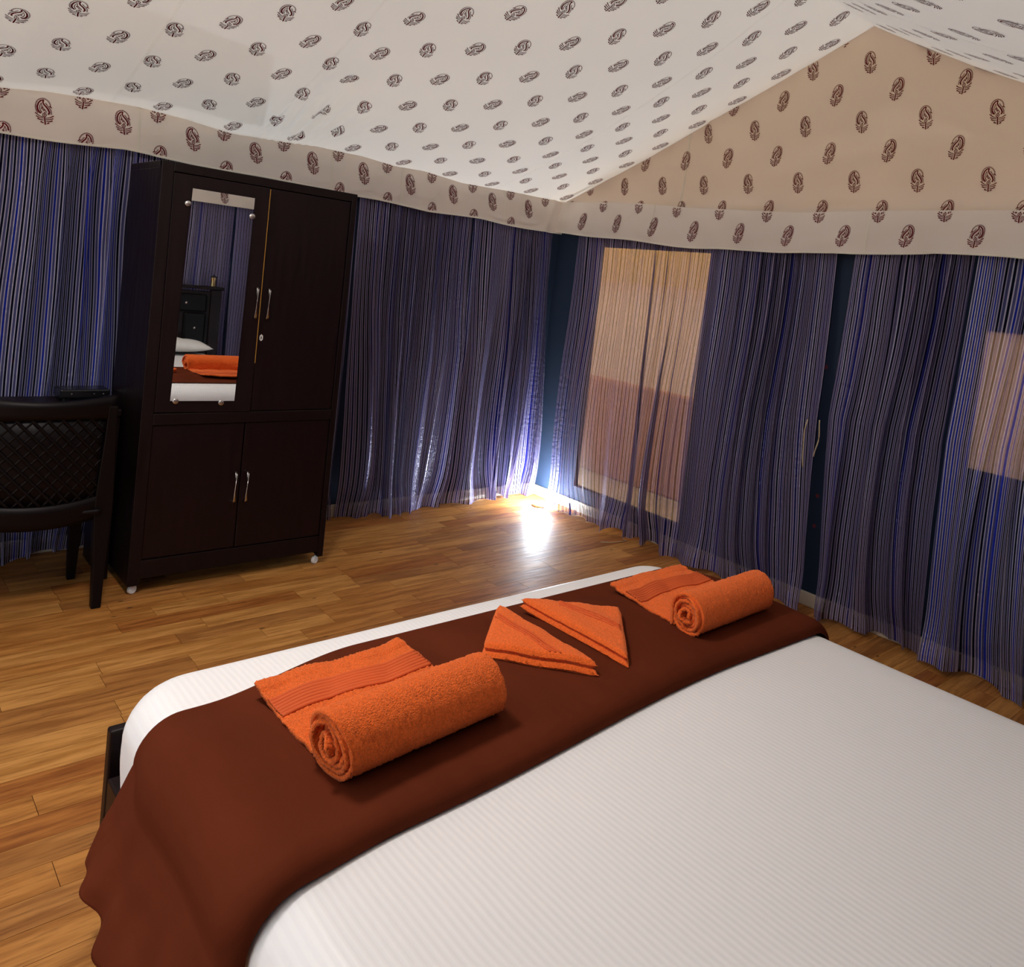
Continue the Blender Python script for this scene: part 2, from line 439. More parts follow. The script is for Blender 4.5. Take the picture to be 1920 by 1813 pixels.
# ------------------------------------------------------------------ paisley print
ML = 0.122
def ref(p): return ((p[0]-880)/810.0*ML, -(p[1]-1015)/810.0*ML)
STROKES = [([(770, 1105), (742, 1040), (775, 955), (830, 880), (890, 815), (925, 740), (905, 668)], 30, 24),
           ([(905, 664), (980, 690), (1040, 770), (1066, 890), (1050, 985), (1010, 1050), (965, 1090)], 24, 30),
           ([(815, 1050), (850, 985), (905, 925), (950, 850), (965, 760)], 14, 10),
           ([(965, 760), (1000, 850), (1003, 930), (980, 1000), (940, 1060)], 10, 16),
           ([(880, 1010), (935, 940), (960, 880)], 16, 10), ([(860, 960), (905, 990)], 14, 14), ([(925, 900), (965, 950)], 14, 14),
           ([(860, 1190), (856, 1280), (835, 1425)], 22, 26),
           ([(890, 1205), (1000, 1172), (1115, 1082)], 12, 20), ([(890, 1240), (1000, 1226), (1088, 1182)], 12, 20),
           ([(890, 1292), (980, 1288), (1052, 1252)], 14, 24), ([(880, 1378), (965, 1344)], 16, 30),
           ([(830, 1225), (720, 1192), (625, 1128)], 12, 20), ([(830, 1268), (720, 1250), (635, 1212)], 12, 20),
           ([(820, 1322), (720, 1314), (650, 1278)], 14, 24), ([(800, 1392), (738, 1360)], 16, 30),
           ([(742, 836), (715, 866), (676, 900)], 34, 8), ([(865, 1090), (860, 1040)], 20, 20)]
DASH = [(690, 1095), (695, 1040), (702, 980), (735, 915), (790, 850), (842, 780), (868, 715)]
DASH2 = [(722, 815), (745, 750), (785, 690), (840, 645), (910, 618), (980, 628), (1045, 668), (1090, 735), (1110, 820), (1112, 905), (1096, 985), (1060, 1060), (1005, 1120)]
def stroke_quads(pts, w0, w1):
    V = []; n = len(pts)
    for i, p in enumerate(pts):
        a = pts[max(i-1, 0)]; b = pts[min(i+1, n-1)]
        dx, dy = b[0]-a[0], b[1]-a[1]; l = math.hypot(dx, dy) or 1
        w = (w0+(w1-w0)*i/(n-1))/2*1.6
        V += [(p[0]-dy/l*w, p[1]+dx/l*w), (p[0]+dy/l*w, p[1]-dx/l*w)]
    return V, [(2*i, 2*i+1, 2*i+3, 2*i+2) for i in range(n-1)]
MV, MF = [], []
def addm(V, F):
    o = len(MV); MV.extend(ref(v) for v in V); MF.extend(tuple(o+q for q in f) for f in F)
for p, a, b in STROKES: addm(*stroke_quads(p, a, b))
for D in (DASH, DASH2):
    fine = []
    for i in range(len(D)-1):
        for t in (0, 0.5): fine.append((D[i][0]+(D[i+1][0]-D[i][0])*t, D[i][1]+(D[i+1][1]-D[i][1])*t))
    for i in range(len(fine)-1):
        a, b = fine[i], fine[i+1]
        addm(*stroke_quads([a, (a[0]+(b[0]-a[0])*0.68, a[1]+(b[1]-a[1])*0.68)], 22, 22))
ring = [(870+s*60*math.cos(t), 1130+s*66*math.sin(t)) for t in np.linspace(0, 2*math.pi, 12, endpoint=False) for s in (1.0, 0.66)]
addm(ring, [(2*i, 2*i+1, (2*i+3) % 24, (2*i+2) % 24) for i in range(12)])
addm([(870+24*math.cos(t), 1130+24*math.sin(t)) for t in np.linspace(0, 2*math.pi, 6, endpoint=False)], [tuple(range(6))])
MVn = np.array(MV)

def print_on(name, surf, centres, parent, keep=None, eps=0.0022):
    """lay the block print on a cloth; surf(a, b) -> points and inward normals for metre coordinates a (across), b (up)"""
    V, F = [], []; off = 0
    for a, b, flip in centres:
        loc = MVn*np.array([-1 if flip else 1, 1])
        A, B = a+loc[:, 0], b+loc[:, 1]
        P, Nn = surf(A, B)
        ok = np.ones(len(A), bool) if keep is None else keep(A, B)
        V.append(P+Nn*eps)
        F += [tuple(off+i for i in f) for f in MF if all(ok[i] for i in f)]
        off += len(A)
    return mesh_obj(name, np.concatenate(V), F, MAT['print'], parent)

def lattice(a0, a1, b0, b1, da=0.347, db=0.162, sa=0.0, sb=0.0):
    out = []
    for j in range(int((b1-b0)/db)+2):
        b = b0+sb+j*db
        if b > b1: break
        i0 = int(math.floor((a0-sa)/da))-1
        for i in range(i0, i0+int((a1-a0)/da)+4):
            a = sa+i*da+(da/2 if j % 2 else 0)
            if a0 <= a <= a1: out.append((a, b, j % 2 == 1))
    return out

# ------------------------------------------------------------------ tent roof
SL = math.hypot(RY, RZ-EZ)
eave_x = np.array([-5.6, -4.5, -3.54, -3.34, -3.165, -2.97, -2.75, -2.53, -2.24, -2.02, -1.74, -1.52, -1.29, -0.99, -0.575, -0.085, 0.06])
eave_z = np.array([2.26, 2.27, 2.235, 2.264, 2.274, 2.283, 2.274, 2.250, 2.263, 2.278, 2.279, 2.263, 2.270, 2.245, 2.258, 2.262, 2.262])
EY = -0.085
def roof_pt(x, t, front):
    """t: 0 at the eave, 1 at the ridge"""
    x = np.asarray(x, float); t = np.asarray(t, float)
    ez = np.interp(x, eave_x, eave_z) if not front else np.full_like(x, 2.26)
    ph = np.mod(-x, 2.22)/2.22
    bay = np.abs(np.sin(math.pi*ph))**1.15
    if not front:
        y = EY+(RY-EY)*t
        s = 0.015+0.095*bay
        z = ez+(RZ-ez)*t-4*t*(1-t)*s
        # pull of the guy point near x=-2.2 and puckers fanning from it
        g = np.exp(-((x+2.2)/0.10)**2-((t-0.27)/0.05)**2)
        z = z+0.035*g
        fan = np.exp(-((t-0.14)/0.11)**2)*np.exp(-((x+2.2)/0.22)**2)
        z = z+0.020*fan*np.sin((x+2.2)*2*math.pi/(0.05+0.25*t))
    else:
        y = YF-EY*1.0+(RY-(YF-EY))*t
        z = ez+(RZ-ez)*t-4*t*(1-t)*(0.095+0.05*bay)
    z = z+0.004*wave_noise(x*0.9, t*2.2, 3)*np.minimum(1, 6*t*(1-t))
    return np.stack([x, y, z], -1)
def roof_surf(front):
    def s(A, B):
        t = B/SL
        P = roof_pt(A, t, front); h = 0.004
        du = roof_pt(A+h, t, front)-P; dv = roof_pt(A, t+h, front)-P
        n = np.cross(du, dv); n /= np.linalg.norm(n, axis=1, keepdims=True)
        n = np.where(n[:, 2:3] > 0, -n, n)
        return P, n
    return s
xs = np.linspace(XL-0.02, 0.02, 260); ts = np.linspace(-0.07, 1, 116)
X, T = np.meshgrid(xs, ts)
Pb = roof_pt(X, T, False); Pf = roof_pt(X, T[::-1], True)
ceiling = grid_obj('ceiling', np.concatenate([Pb, Pf[1:]], 0), MAT['canvas'])
tag(ceiling, 'cream canvas tent roof printed with maroon paisleys', 'ceiling', kind='structure')
cb = [c for c in lattice(XL+0.1, -0.02, 0.03, SL-0.05, sa=-0.11, sb=0.06)]
print_on('paisley_print', roof_surf(False), cb, ceiling, keep=lambda A, B: (A < 0.0) & (B > 0.005) & (B < SL))
cf = [c for c in lattice(XL+0.1, -0.02, 0.05, SL-0.05, sa=-0.20, sb=0.10)]
print_on('paisley_print', roof_surf(True), cf, ceiling, keep=lambda A, B: (A < 0.0) & (B > 0.0) & (B < SL))
def seam(x, front, w=0.007):
    tt = np.linspace(0.01, 0.995, 80); P = []
    for s in (-1, 0, 1):
        q, n = roof_surf(front)(np.full(80, x+s*w), tt*SL); P.append(q+n*(0.0025 if s else 0.005))
    return grid_obj('seam_tape', np.array(P), MAT['roof_seam'], ceiling)
for x in (-0.72, -2.38, -3.10, -4.4): seam(x, False)
for x in (-0.95, -2.6): seam(x, True)

# gable cloth above the right wall
def gable_top(y):
    y = np.asarray(y, float)
    yb = np.interp(y, [RY, EY], [1, 0]); zb = roof_pt(np.zeros_like(y), yb, False)[..., 2]
    yfr = np.interp(y, [YF-EY, RY], [0, 1]); zf = roof_pt(np.zeros_like(y), yfr, True)[..., 2]
    return np.where(y > RY, zb, zf)
GZ = 2.15
def gable_pt(y, z):
    y = np.asarray(y, float); z = np.asarray(z, float)
    low = np.exp(-((z-2.235)/0.03)**2)
    x = -0.030+0.010*wave_noise(y*0.7, z*0.9, 9)+0.010*low*np.sin(y*5.1+1)-0.012*sstep(2.36, 2.24, z)
    # slack folds falling from the roof line
    x = x-0.014*np.exp(-((y+1.55-(z-2.5)*0.55)/0.05)**2)*sstep(2.42, 2.62, z)
    return np.stack([x, y, z], -1)
ys = np.linspace(YF+0.02, -0.03, 240); vv = np.linspace(0, 1, 80); Yg, V = np.meshgrid(ys, vv)
Zg = GZ+(gable_top(Yg)+0.015-GZ)*V
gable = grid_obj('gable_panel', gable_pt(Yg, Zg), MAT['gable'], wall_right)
def gable_surf(A, B):
    P = gable_pt(-A, B); n = np.zeros_like(P); n[:, 0] = -1; return P, n
cg = lattice(0.1, -YF-0.1, 2.212, 3.2, sa=0.162, sb=0.0)
print_on('paisley_print', gable_surf, cg, wall_right, keep=lambda A, B: (B < gable_top(-A)-0.004) & (B > 2.19))
for y, (z0, z1) in ((-1.20, (2.24, 2.70)),):
    zz = np.linspace(z0, z1, 30)
    grid_obj('seam_tape', np.array([gable_pt(np.full(30, y-0.05*(zz-z0)+s), zz)+np.array([-0.002, 0, 0]) for s in (-0.006, 0.006)]), MAT['seam'], wall_right)

# valances
VD = 0.105
vb_x = np.array([-5.6, -3.53, -3.325, -3.03, -2.86, -1.79, -1.26, -0.83, -0.18, -0.05]); vb_z = np.array([2.03, 2.026, 2.035, 2.052, 2.045, 2.030, 2.016, 2.022, 2.010, 2.016])
vr_s = np.array([0.05, 0.126, 0.69, 1.41, 2.0, 2.5, 2.93, 3.34, 5.0]); vr_z = np.array([2.018, 2.021, 1.998, 1.958, 1.962, 1.968, 1.998, 1.986, 1.99])
vt_s = np.array([0.05, 0.09, 0.86, 1.33, 2.12, 2.74, 3.3, 5.0]); vt_z = np.array([2.262, 2.262, 2.252, 2.222, 2.198, 2.214, 2.218, 2.22])
def valance_off(s, v, seed):
    return VD+0.011*wave_noise(s*1.1, v*0.4, seed)*(0.4+0.6*(1-v))+0.004*np.sin(s*23+seed)*(1-v)**2
def val_back(s, v):       # s = -x, v 0 bottom .. 1 top
    s = np.asarray(s, float); v = np.asarray(v, float)
    z0 = np.interp(-s, vb_x, vb_z); z1 = np.interp(-s, eave_x, eave_z)+0.012
    d = valance_off(s, v, 21)-0.03*v*v+0.0
    pl = 0.012*np.exp(-((s-0.14-0.10*(1-v))/0.03)**2)
    return np.stack([-s, -(d+pl), z0+(z1-z0)*v+0.004*np.sin(s*9)*(1-v)], -1)
def val_right(s, v):      # s = -y
    s = np.asarray(s, float); v = np.asarray(v, float)
    z0 = np.interp(s, vr_s, vr_z); z1 = np.interp(s, vt_s, vt_z)
    d = valance_off(s, v, 33)-0.035*v*v
    pl = 0.010*np.exp(-((s-1.62)/0.012)**2)*sstep(0.3, 1.0, v)
    return np.stack([-(d+pl), -s, z0+(z1-z0)*v+0.004*np.sin(s*8+1)*(1-v)], -1)
def val_front(s, v):      # s = -x along the front wall
    s = np.asarray(s, float); v = np.asarray(v, float)
    d = valance_off(s, v, 41)-0.03*v*v
    return np.stack([-s, YF+d, 2.03+0.26*v], -1)
def val_left(s, v):
    s = np.asarray(s, float); v = np.asarray(v, float)
    d = valance_off(s, v, 47)
    return np.stack([XL+d, -s, 2.03+0.27*v], -1)
def make_valance(name, fn, smax, label, nrm, rows, seams, smin=0.06):
    ss = np.linspace(smin, smax, 260); v = np.linspace(0, 1, 26); S, Vv = np.meshgrid(ss, v)
    o = grid_obj(name, fn(S, Vv), MAT['valance']); tag(o, label, 'valance', kind='structure')
    H = 0.24
    def surf(A, B):
        P = fn(A, B/H); n = np.tile(np.array(nrm, float), (len(A), 1)); return P, n
    cs = []
    for b, a0, da, fl in rows:
        a = a0
        while a < smax-0.05: cs.append((a, b, fl)); a += da
    print_on('paisley_print', surf, cs, o, keep=lambda A, B: (B < H*0.985) & (B > 0.004))
    hem = []
    for vv_, dd in ((0.0, 0.004), (0.022, 0.006), (0.045, 0.003)):
        hem.append(fn(ss, np.full_like(ss, vv_))+np.array(nrm)*dd)
    grid_obj('hem', np.array(hem), MAT['seam'], o)
    for s in seams:
        vv_ = np.linspace(0, 1, 16)
        grid_obj('seam_tape', np.array([fn(np.full(16, s+q), vv_)+np.array(nrm)*0.002 for q in (-0.005, 0.005)]), MAT['seam'], o)
    return o
make_valance('trim_1', val_back, 5.55, 'cream paisley valance above the wardrobe', (0, -1, 0), [(0.135, 0.40, 0.33, False), (0.0, 0.56, 0.33, True), (0.232, 0.24, 0.33, True)], (0.45, 0.62, 1.45, 1.93, 2.97))
make_valance('trim_2', val_right, 4.85, 'cream paisley valance above the sheer window curtains', (-1, 0, 0), [(0.100, 0.36, 0.345, False), (0.235, 0.53, 0.345, True)], (0.155, 1.02, 2.56))
make_valance('trim_3', val_front, 5.55, 'cream paisley valance above the headboard curtains', (0, 1, 0), [(0.075, 0.3, 0.345, False), (0.21, 0.47, 0.345, True)], (1.5, 3.0))
make_valance('trim_4', val_left, 4.85, 'cream paisley valance on the left wall', (1, 0, 0), [(0.12, 0.3, 0.345, False)], (1.5,))

# ------------------------------------------------------------------ curtains
CURT = 'striped sheer curtains hung round the room'
def curtain(label, place, s0, s1, hem, seed, ztop=2.16, full=1.0, nu=340, nv=90, d0=0.060, dB=0.095, amp=1.0, top_wl=0.118, bot_wl=0.20, mat='curtain'):
    """s0, s1: edge position (metres along the wall) at top, middle, bottom"""
    r = np.random.default_rng(seed)
    u = np.linspace(0, 1, nu); v = np.linspace(0, 1, nv); U, Vv = np.meshgrid(u, v)
    e0 = np.interp(Vv, [0, 0.5, 1], s0); e1 = np.interp(Vv, [0, 0.5, 1], s1)
    W = (s1[0]-s0[0]); Wm = U*W
    b = sstep(0.10, 0.85, Vv)
    p = r.uniform(0, 6.28, 10)
    warp = Wm+0.06*np.sin(Wm*5.3+p[6])+0.022*np.sin(Wm*12.7+p[7])
    drift = 0.9*np.sin(1.7*Vv+p[4])+0.5*Vv*np.sin(Wm*3.0+p[8])
    ph1 = 2*math.pi*warp/top_wl+p[0]+0.7*drift
    ph2 = 2*math.pi*warp/bot_wl+p[1]+drift
    env = 0.62+0.38*np.sin(Wm*4.1+p[5]+0.8*Vv)
    env2 = 0.60+0.40*np.sin(Wm*7.3+p[9]-1.1*Vv)
    w1 = np.sin(ph1); w2 = np.sin(ph2)
    a1 = 0.046*(1-0.30*b)*env2*sstep(-0.12, 0.18, Vv); a2 = 0.060*b*env
    d = d0*(1-b)+(dB+0.02)*b+amp*(a1*w1+a2*np.sign(w2)*np.abs(w2)**0.8)
    d = d+0.05*b*np.exp(-((Vv-1)/0.07)**2)*np.sin(Wm*9+p[3])
    d = np.maximum(d, 0.026+0.006*np.sin(Wm*40)**2)
    lat = amp*(0.80*a1*np.sin(ph1+0.9)+0.60*a2*np.sin(ph2+0.9))
    lat = lat+0.040*b*np.sin(Wm*6.2+2.6*Vv+p[3])*np.minimum(1, 6*U*(1-U))
    S = e0+(e1-e0)*U+lat*np.minimum(1, 12*U*(1-U)+0.15)
    h = hem if not callable(hem) else hem(U)
    hz = h+0.012*np.sin(Wm*7+p[2])+0.008*np.sin(Wm*17+p[1])
    hz = np.maximum(hz-0.014, 0.004)
    Z = ztop+(hz-ztop)*Vv
    P = place(S, d, Z)
    row = P[int(nv*0.45)]; arc = np.concatenate([[0], np.cumsum(np.linalg.norm(np.diff(row, axis=0), axis=1))])
    uv = np.stack([np.broadcast_to(arc, Wm.shape)*full+r.uniform(0, 0.4)+0.003*np.sin(Vv*7+p[0])+0.004*wave_noise(Wm*2, Vv*1.5, seed), (1-Vv)*2.15], -1)
    o = grid_obj('curtain', P, MAT[mat], uv=uv)
    tag(o, label, 'curtain', CURT)
    return o
pl_back = lambda s, d, z: np.stack([-s, -d, z], -1)
pl_right = lambda s, d, z: np.stack([-d, -s, z], -1)
pl_front = lambda s, d, z: np.stack([-s, YF+d, z], -1)
pl_left = lambda s, d, z: np.stack([XL+d, -s, z], -1)
curtain('striped curtain on the wardrobe wall ending at the bright tent corner', pl_back, (0.09, 0.07, 0.06), (0.86, 0.84, 0.90), 0.03, 101, bot_wl=0.23)
curtain('striped curtain hanging close beside the wardrobe, its hem on the floor', pl_back, (0.86, 0.85, 0.92), (1.72, 1.70, 1.68), 0.012, 202, bot_wl=0.27, dB=0.11)
curtain('striped curtain mostly hidden behind the dark wardrobe', pl_back, (1.73, 1.73, 1.73), (2.95, 2.95, 2.95), 0.03, 303, d0=0.05, dB=0.05, amp=0.5)
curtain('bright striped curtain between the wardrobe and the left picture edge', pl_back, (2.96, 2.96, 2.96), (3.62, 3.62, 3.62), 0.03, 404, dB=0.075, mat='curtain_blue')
curtain('striped curtain behind the left end of the desk', pl_back, (3.63, 3.63, 3.63), (5.5, 5.5, 5.5), 0.03, 405, dB=0.075)
curtain('see-through curtain in front of the tan lit window', pl_right, (0.30, 0.36, 0.44), (1.55, 1.535, 1.585), lambda U: 0.004+0.03*sstep(0.2, 0.6, U), 506, bot_wl=0.19, dB=0.13)
curtain('dark striped curtain between the lit window and the black gap', pl_right, (1.53, 1.51, 1.56), (2.385, 2.44, 2.52), 0.02, 607, bot_wl=0.25, dB=0.12)
curtain('striped curtain right of the black gap, beyond the bed corner', pl_right, (2.50, 2.475, 2.56), (3.12, 3.10, 3.14), 0.03, 708, bot_wl=0.24, dB=0.11)
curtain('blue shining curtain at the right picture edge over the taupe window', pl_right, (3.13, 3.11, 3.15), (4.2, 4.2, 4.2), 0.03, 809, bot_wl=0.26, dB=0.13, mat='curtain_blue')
curtain('striped curtain in the corner beside the headboard', pl_right, (4.2, 4.2, 4.2), (4.82, 4.82, 4.82), 0.03, 811)
curtain('striped curtain right of the headboard seen in the mirror', pl_front, (0.15, 0.15, 0.15), (1.55, 1.55, 1.55), 0.03, 912, bot_wl=0.24, dB=0.08, amp=0.8)
curtain('striped curtain behind the headboard', pl_front, (1.56, 1.56, 1.56), (3.6, 3.6, 3.6), 0.03, 913, d0=0.04, dB=0.025, amp=0.3)
curtain('striped curtain behind the photographer', pl_front, (3.61, 3.61, 3.61), (5.45, 5.45, 5.45), 0.03, 914, dB=0.06, amp=0.6)
curtain('striped curtain on the left wall by the desk', pl_left, (0.28, 0.28, 0.28), (1.95, 1.95, 1.95), 0.03, 915)
def cord(label, y, z0, z1, sway):
    pts = [(-0.195-0.004*math.sin(i), y+sway*math.sin(i*0.45), z0+(z1-z0)*i/9) for i in range(10)]
    tag(tube('drawcord', pts, 0.0035, MAT['cord'], n=6), label, 'cord', 'drawcords at the curtain gap')
cord('beige drawcord on the left side of the black curtain gap', -2.415, 1.06, 0.80, 0.010)
cord('beige drawcord on the right side of the black curtain gap', -2.485, 1.07, 0.87, -0.008)
tag(tube('loose_thread', [(-0.36, -1.15, 0.004), (-0.30, -1.185, 0.004), (-0.24, -1.20, 0.005), (-0.18, -1.21, 0.004), (-0.17, -1.17, 0.006)], 0.0025, MAT['cord'], n=6), 'beige loose thread lying on the floor by the curtain hem', 'thread')

# ------------------------------------------------------------------ veranda outside the right wall
tag(box('ground', (-14, -14, -0.30), (16, 14, -0.10), MAT['sand'], bev=0), 'sandy ground outside the tent', 'ground', kind='structure')
def simple_sheet(name, P, mat, label, cat):
    return tag(grid_obj(name, np.array(P, float), mat), label, cat, kind='structure')
ysv = np.linspace(-5.2, 3.2, 90); zsv = np.linspace(-0.1, 2.25, 30); Yv, Zv = np.meshgrid(ysv, zsv)
simple_sheet('wall_veranda', np.stack([2.1+0.05*wave_noise(Yv*0.6, Zv*0.2, 8), Yv, Zv], -1), MAT['tan'], 'tan canvas veranda wall seen through the window', 'wall')
tag(box('wall_parapet', (1.30, -5.0, -0.1), (1.42, 3.0, 0.80), MAT['orange'], bev=0.02), 'low terracotta wall outside the window', 'wall', kind='structure')
xv = np.linspace(0.05, 2.9, 20); Xv, Yv = np.meshgrid(xv, np.linspace(-5.2, 2.2, 60))
simple_sheet('ceiling_veranda', np.stack([Xv, Yv, 3.25-0.16*np.abs(Yv-RY)-0.06*Xv], -1), MAT['yellow'], 'yellow canvas veranda canopy outside the window', 'canopy')
ysb = np.linspace(-5.0, 3.0, 80); Yb, Zb = np.meshgrid(ysb, np.linspace(1.74, 2.45, 8))
simple_sheet('trim_veranda', np.stack([1.88+0.03*wave_noise(Yb*0.9, Zb*0.3, 4), Yb, Zb], -1), MAT['yellow'], 'yellow canvas band under the veranda canopy outside the window', 'canopy band')

# ------------------------------------------------------------------ wardrobe
WX0, WX1, WYF, WYB, WH, WM = -3.026, -2.085, -0.750, -0.240, 1.981, 0.835
wd = empty('wardrobe', ((WX0+WX1)/2, (WYF+WYB)/2, 0))
tag(wd, 'tall dark brown wooden wardrobe with a mirror on its upper left door', 'wardrobe')
OX, OY = (WX0+WX1)/2, (WYF+WYB)/2
def wb(name, a, b, mat=None, parent=wd, bev=0.003):
    return box(name, (a[0]-OX, a[1]-OY, a[2]), (b[0]-OX, b[1]-OY, b[2]), mat or MAT['dwood'], parent, bev)
wb('side_panel', (WX0, WYF+0.02, 0.045), (WX0+0.022, WYB, WH-0.03)); wb('side_panel', (WX1-0.022, WYF+0.02, 0.045), (WX1, WYB, WH-0.03))
wb('back_panel', (WX0+0.02, WYB-0.012, 0.05), (WX1-0.02, WYB, WH-0.03))
wb('top_panel', (WX0, WYF+0.005, WH-0.032), (WX1, WYB, WH))
wb('stile', (WX0, WYF, 0.045), (WX0+0.052, WYF+0.03, WH-0.0)); wb('stile', (WX1-0.030, WYF, 0.045), (WX1, WYF+0.03, WH-0.0))
wb('rail', (WX0+0.05, WYF, WH-0.042), (WX1-0.03, WYF+0.03, WH)); wb('rail', (WX0+0.05, WYF-0.004, WM-0.045), (WX1-0.03, WYF+0.03, WM+0.008))
wb('rail', (WX0+0.05, WYF, 0.075), (WX1-0.03, WYF+0.03, 0.16)); wb('mid_shelf', (WX0+0.02, WYF+0.03, WM-0.04), (WX1-0.02, WYB-0.01, WM-0.015)); wb('bottom_panel', (WX0+0.02, WYF+0.03, 0.10), (WX1-0.02, WYB-0.01, 0.12))
XMID = -2.541
def door(x0, x1, z0, z1, hinge_left, ang, rec):
    hx = x0 if hinge_left else x1
    e = box('door', (x0-hx, 0, z0), (x1-hx, 0.02, z1), MAT['dwood2'], wd, 0.0035)
    e.location = (hx-OX, WYF+rec-OY, 0); e.rotation_euler = (0, 0, ang)
    return e, hx
def handle(dr, hx, x, za, zb):
    r = 0.005; y = -0.028
    pts = [(x-hx, 0.002, zb), (x-hx, y*0.75, zb), (x-hx, y, zb-0.008), (x-hx, y, za+0.008), (x-hx, y*0.75, za), (x-hx, 0.002, za)]
    tube('handle', pts, r, MAT['chrome'], dr, 10)
d1, h1 = door(WX0+0.054, XMID-0.003, WM+0.010, WH-0.045, True, math.radians(-2.1), 0.006)
d2, h2 = door(XMID+0.002, WX1-0.033, WM+0.010, WH-0.045, False, 0.0, 0.004)
d3, h3 = door(WX0+0.054, -2.560, 0.163, WM-0.048, True, 0.0, 0.008)
d4, h4 = door(-2.555, WX1-0.033, 0.163, WM-0.048, False, 0.0, 0.006)
handle(d1, h1, -2.570, 1.305, 1.452); handle(d2, h2, -2.508, 1.303, 1.450)
handle(d3, h3, -2.587, 0.396, 0.544); handle(d4, h4, -2.531, 0.395, 0.542)
box('edge_lipping', (XMID-0.0045-h1, -0.002, WM+0.25), (XMID-0.0015-h1, 0.018, WH-0.05), MAT['edge'], d1, 0)
bm = bmesh.new()
mc = [(-2.893, 1.877), (-2.617, 1.876), (-2.628, 0.900), (-2.912, 0.902)]
for yy in (-0.010, -0.0065):
    for x, z in mc: bm.verts.new((x-h1, yy, z))
bm.verts.ensure_lookup_table(); vsx = bm.verts
bm.faces.new([vsx[i] for i in (0, 1, 2, 3)]); bm.faces.new([vsx[i] for i in (7, 6, 5, 4)])
for i in range(4): bm.faces.new([vsx[i], vsx[(i+1) % 4], vsx[4+(i+1) % 4], vsx[4+i]])
mir = bm_obj('mirror', bm, MAT['mirror'], d1); mir['label'] = 'narrow frameless mirror'
for x, z in ((-2.908, 1.806), (-2.622, 1.789), (-2.889, 0.901), (-2.688, 0.892)):
    lathe('mirror_stud', [(0.0115, 0.0), (0.0125, 0.0105), (0.0125, 0.012), (0.0105, 0.0135), (0.0, 0.014)], MAT['steel'], d1, 20, (x-h1, -0.001, z), (math.pi/2, 0, 0))
bm = bmesh.new(); bmesh.ops.create_cone(bm, cap_ends=True, segments=6, radius1=0.015, radius2=0.015, depth=0.003)
for v in bm.verts: v.co = Vector((v.co.x*0.62, v.co.z, v.co.y*1.15))
kp = bm_obj('keyhole_plate', bm, MAT['white_plastic'], d2, loc=(-2.520-h2, -0.0015, 1.209))
box('keyhole', (-0.0022, -0.0035, -0.008), (0.0022, -0.0012, 0.006), MAT['black'], d2, 0.0008, loc=(-2.520-h2, 0.0, 1.209))
for x, y in ((WX0+0.03, WYF+0.03), (WX1-0.03, WYF+0.03), (WX0+0.03, WYB-0.03), (WX1-0.03, WYB-0.03)):
    c = lathe('caster', [(0.0, -0.010), (0.017, -0.010), (0.021, -0.006), (0.021, 0.006), (0.017, 0.010), (0.0, 0.010)], MAT['white_plastic'], wd, 18, (x-OX, y-OY, 0.021), (math.pi/2, 0, 0.5))
    tube('stem', [(0, 0, 0), (0, 0.03, 0)], 0.006, MAT['steel'], c, 8)

# ------------------------------------------------------------------ desk, box, chair
DX0, DX1, DY0, DY1, DZ = -4.30, -3.045, -0.52, -0.14, 0.820
dk = empty('desk', ((DX0+DX1)/2, (DY0+DY1)/2, 0)); tag(dk, 'dark wooden desk behind the chair beside the wardrobe', 'desk')
ox, oy = (DX0+DX1)/2, (DY0+DY1)/2
def db(n, a, b, mat=None): return box(n, (a[0]-ox, a[1]-oy, a[2]), (b[0]-ox, b[1]-oy, b[2]), mat or MAT['dwood'], dk, 0.004)
db('desk_top', (DX0, DY0, DZ-0.03), (DX1, DY1, DZ))
for x in (DX0, DX1-0.03): db('side_panel', (x, DY0+0.02, 0), (x+0.03, DY1, DZ-0.03))
db('apron', (DX0+0.03, DY1-0.03, 0.35), (DX1-0.03, DY1-0.01, DZ-0.03))
dr = db('drawer', (DX0+0.04, DY0+0.01, DZ-0.11), (DX1-0.04, DY0+0.35, DZ-0.035))
for x in (-3.452, -3.07): box('drawer_pull', (x-ox-0.003, DY0-oy-0.006, 0.760), (x-ox+0.003, DY0-oy+0.012, 0.782), MAT['chrome'], dr, 0.001)
stb = empty('set_top_box', (-3.150, -0.22, DZ), 0.05); tag(stb, 'flat black set top box on the desk', 'electronics')
box('case', (-0.105, -0.06, 0.012), (0.105, 0.06, 0.055), MAT['black'], stb, 0.006)
box('front_panel', (-0.10, -0.064, 0.017), (0.10, -0.059, 0.050), MAT['black'], stb, 0.002)
for x in (-0.06, 0.035, 0.075): lathe('button', [(0.004, 0), (0.004, 0.003), (0.0, 0.004)], MAT['chrome'], stb, 12, (x, -0.064, 0.034), (math.pi/2, 0, 0))
for x in (-0.085, 0.085):
    for y in (-0.045, 0.045): lathe('foot', [(0.010, 0), (0.010, 0.013)], MAT['black'], stb, 12, (x, y, 0))
ck = empty('small_box', (-3.112, -0.36, DZ)); tag(ck, 'tiny square brass-coloured box in front of the set top box', 'small box')
box('case', (-0.012, -0.008, 0), (0.012, 0.008, 0.024), MAT['brass'], ck, 0.002); lathe('dial', [(0.006, 0), (0.006, 0.001)], MAT['black'], ck, 14, (0, -0.008, 0.013), (math.pi/2, 0, 0))

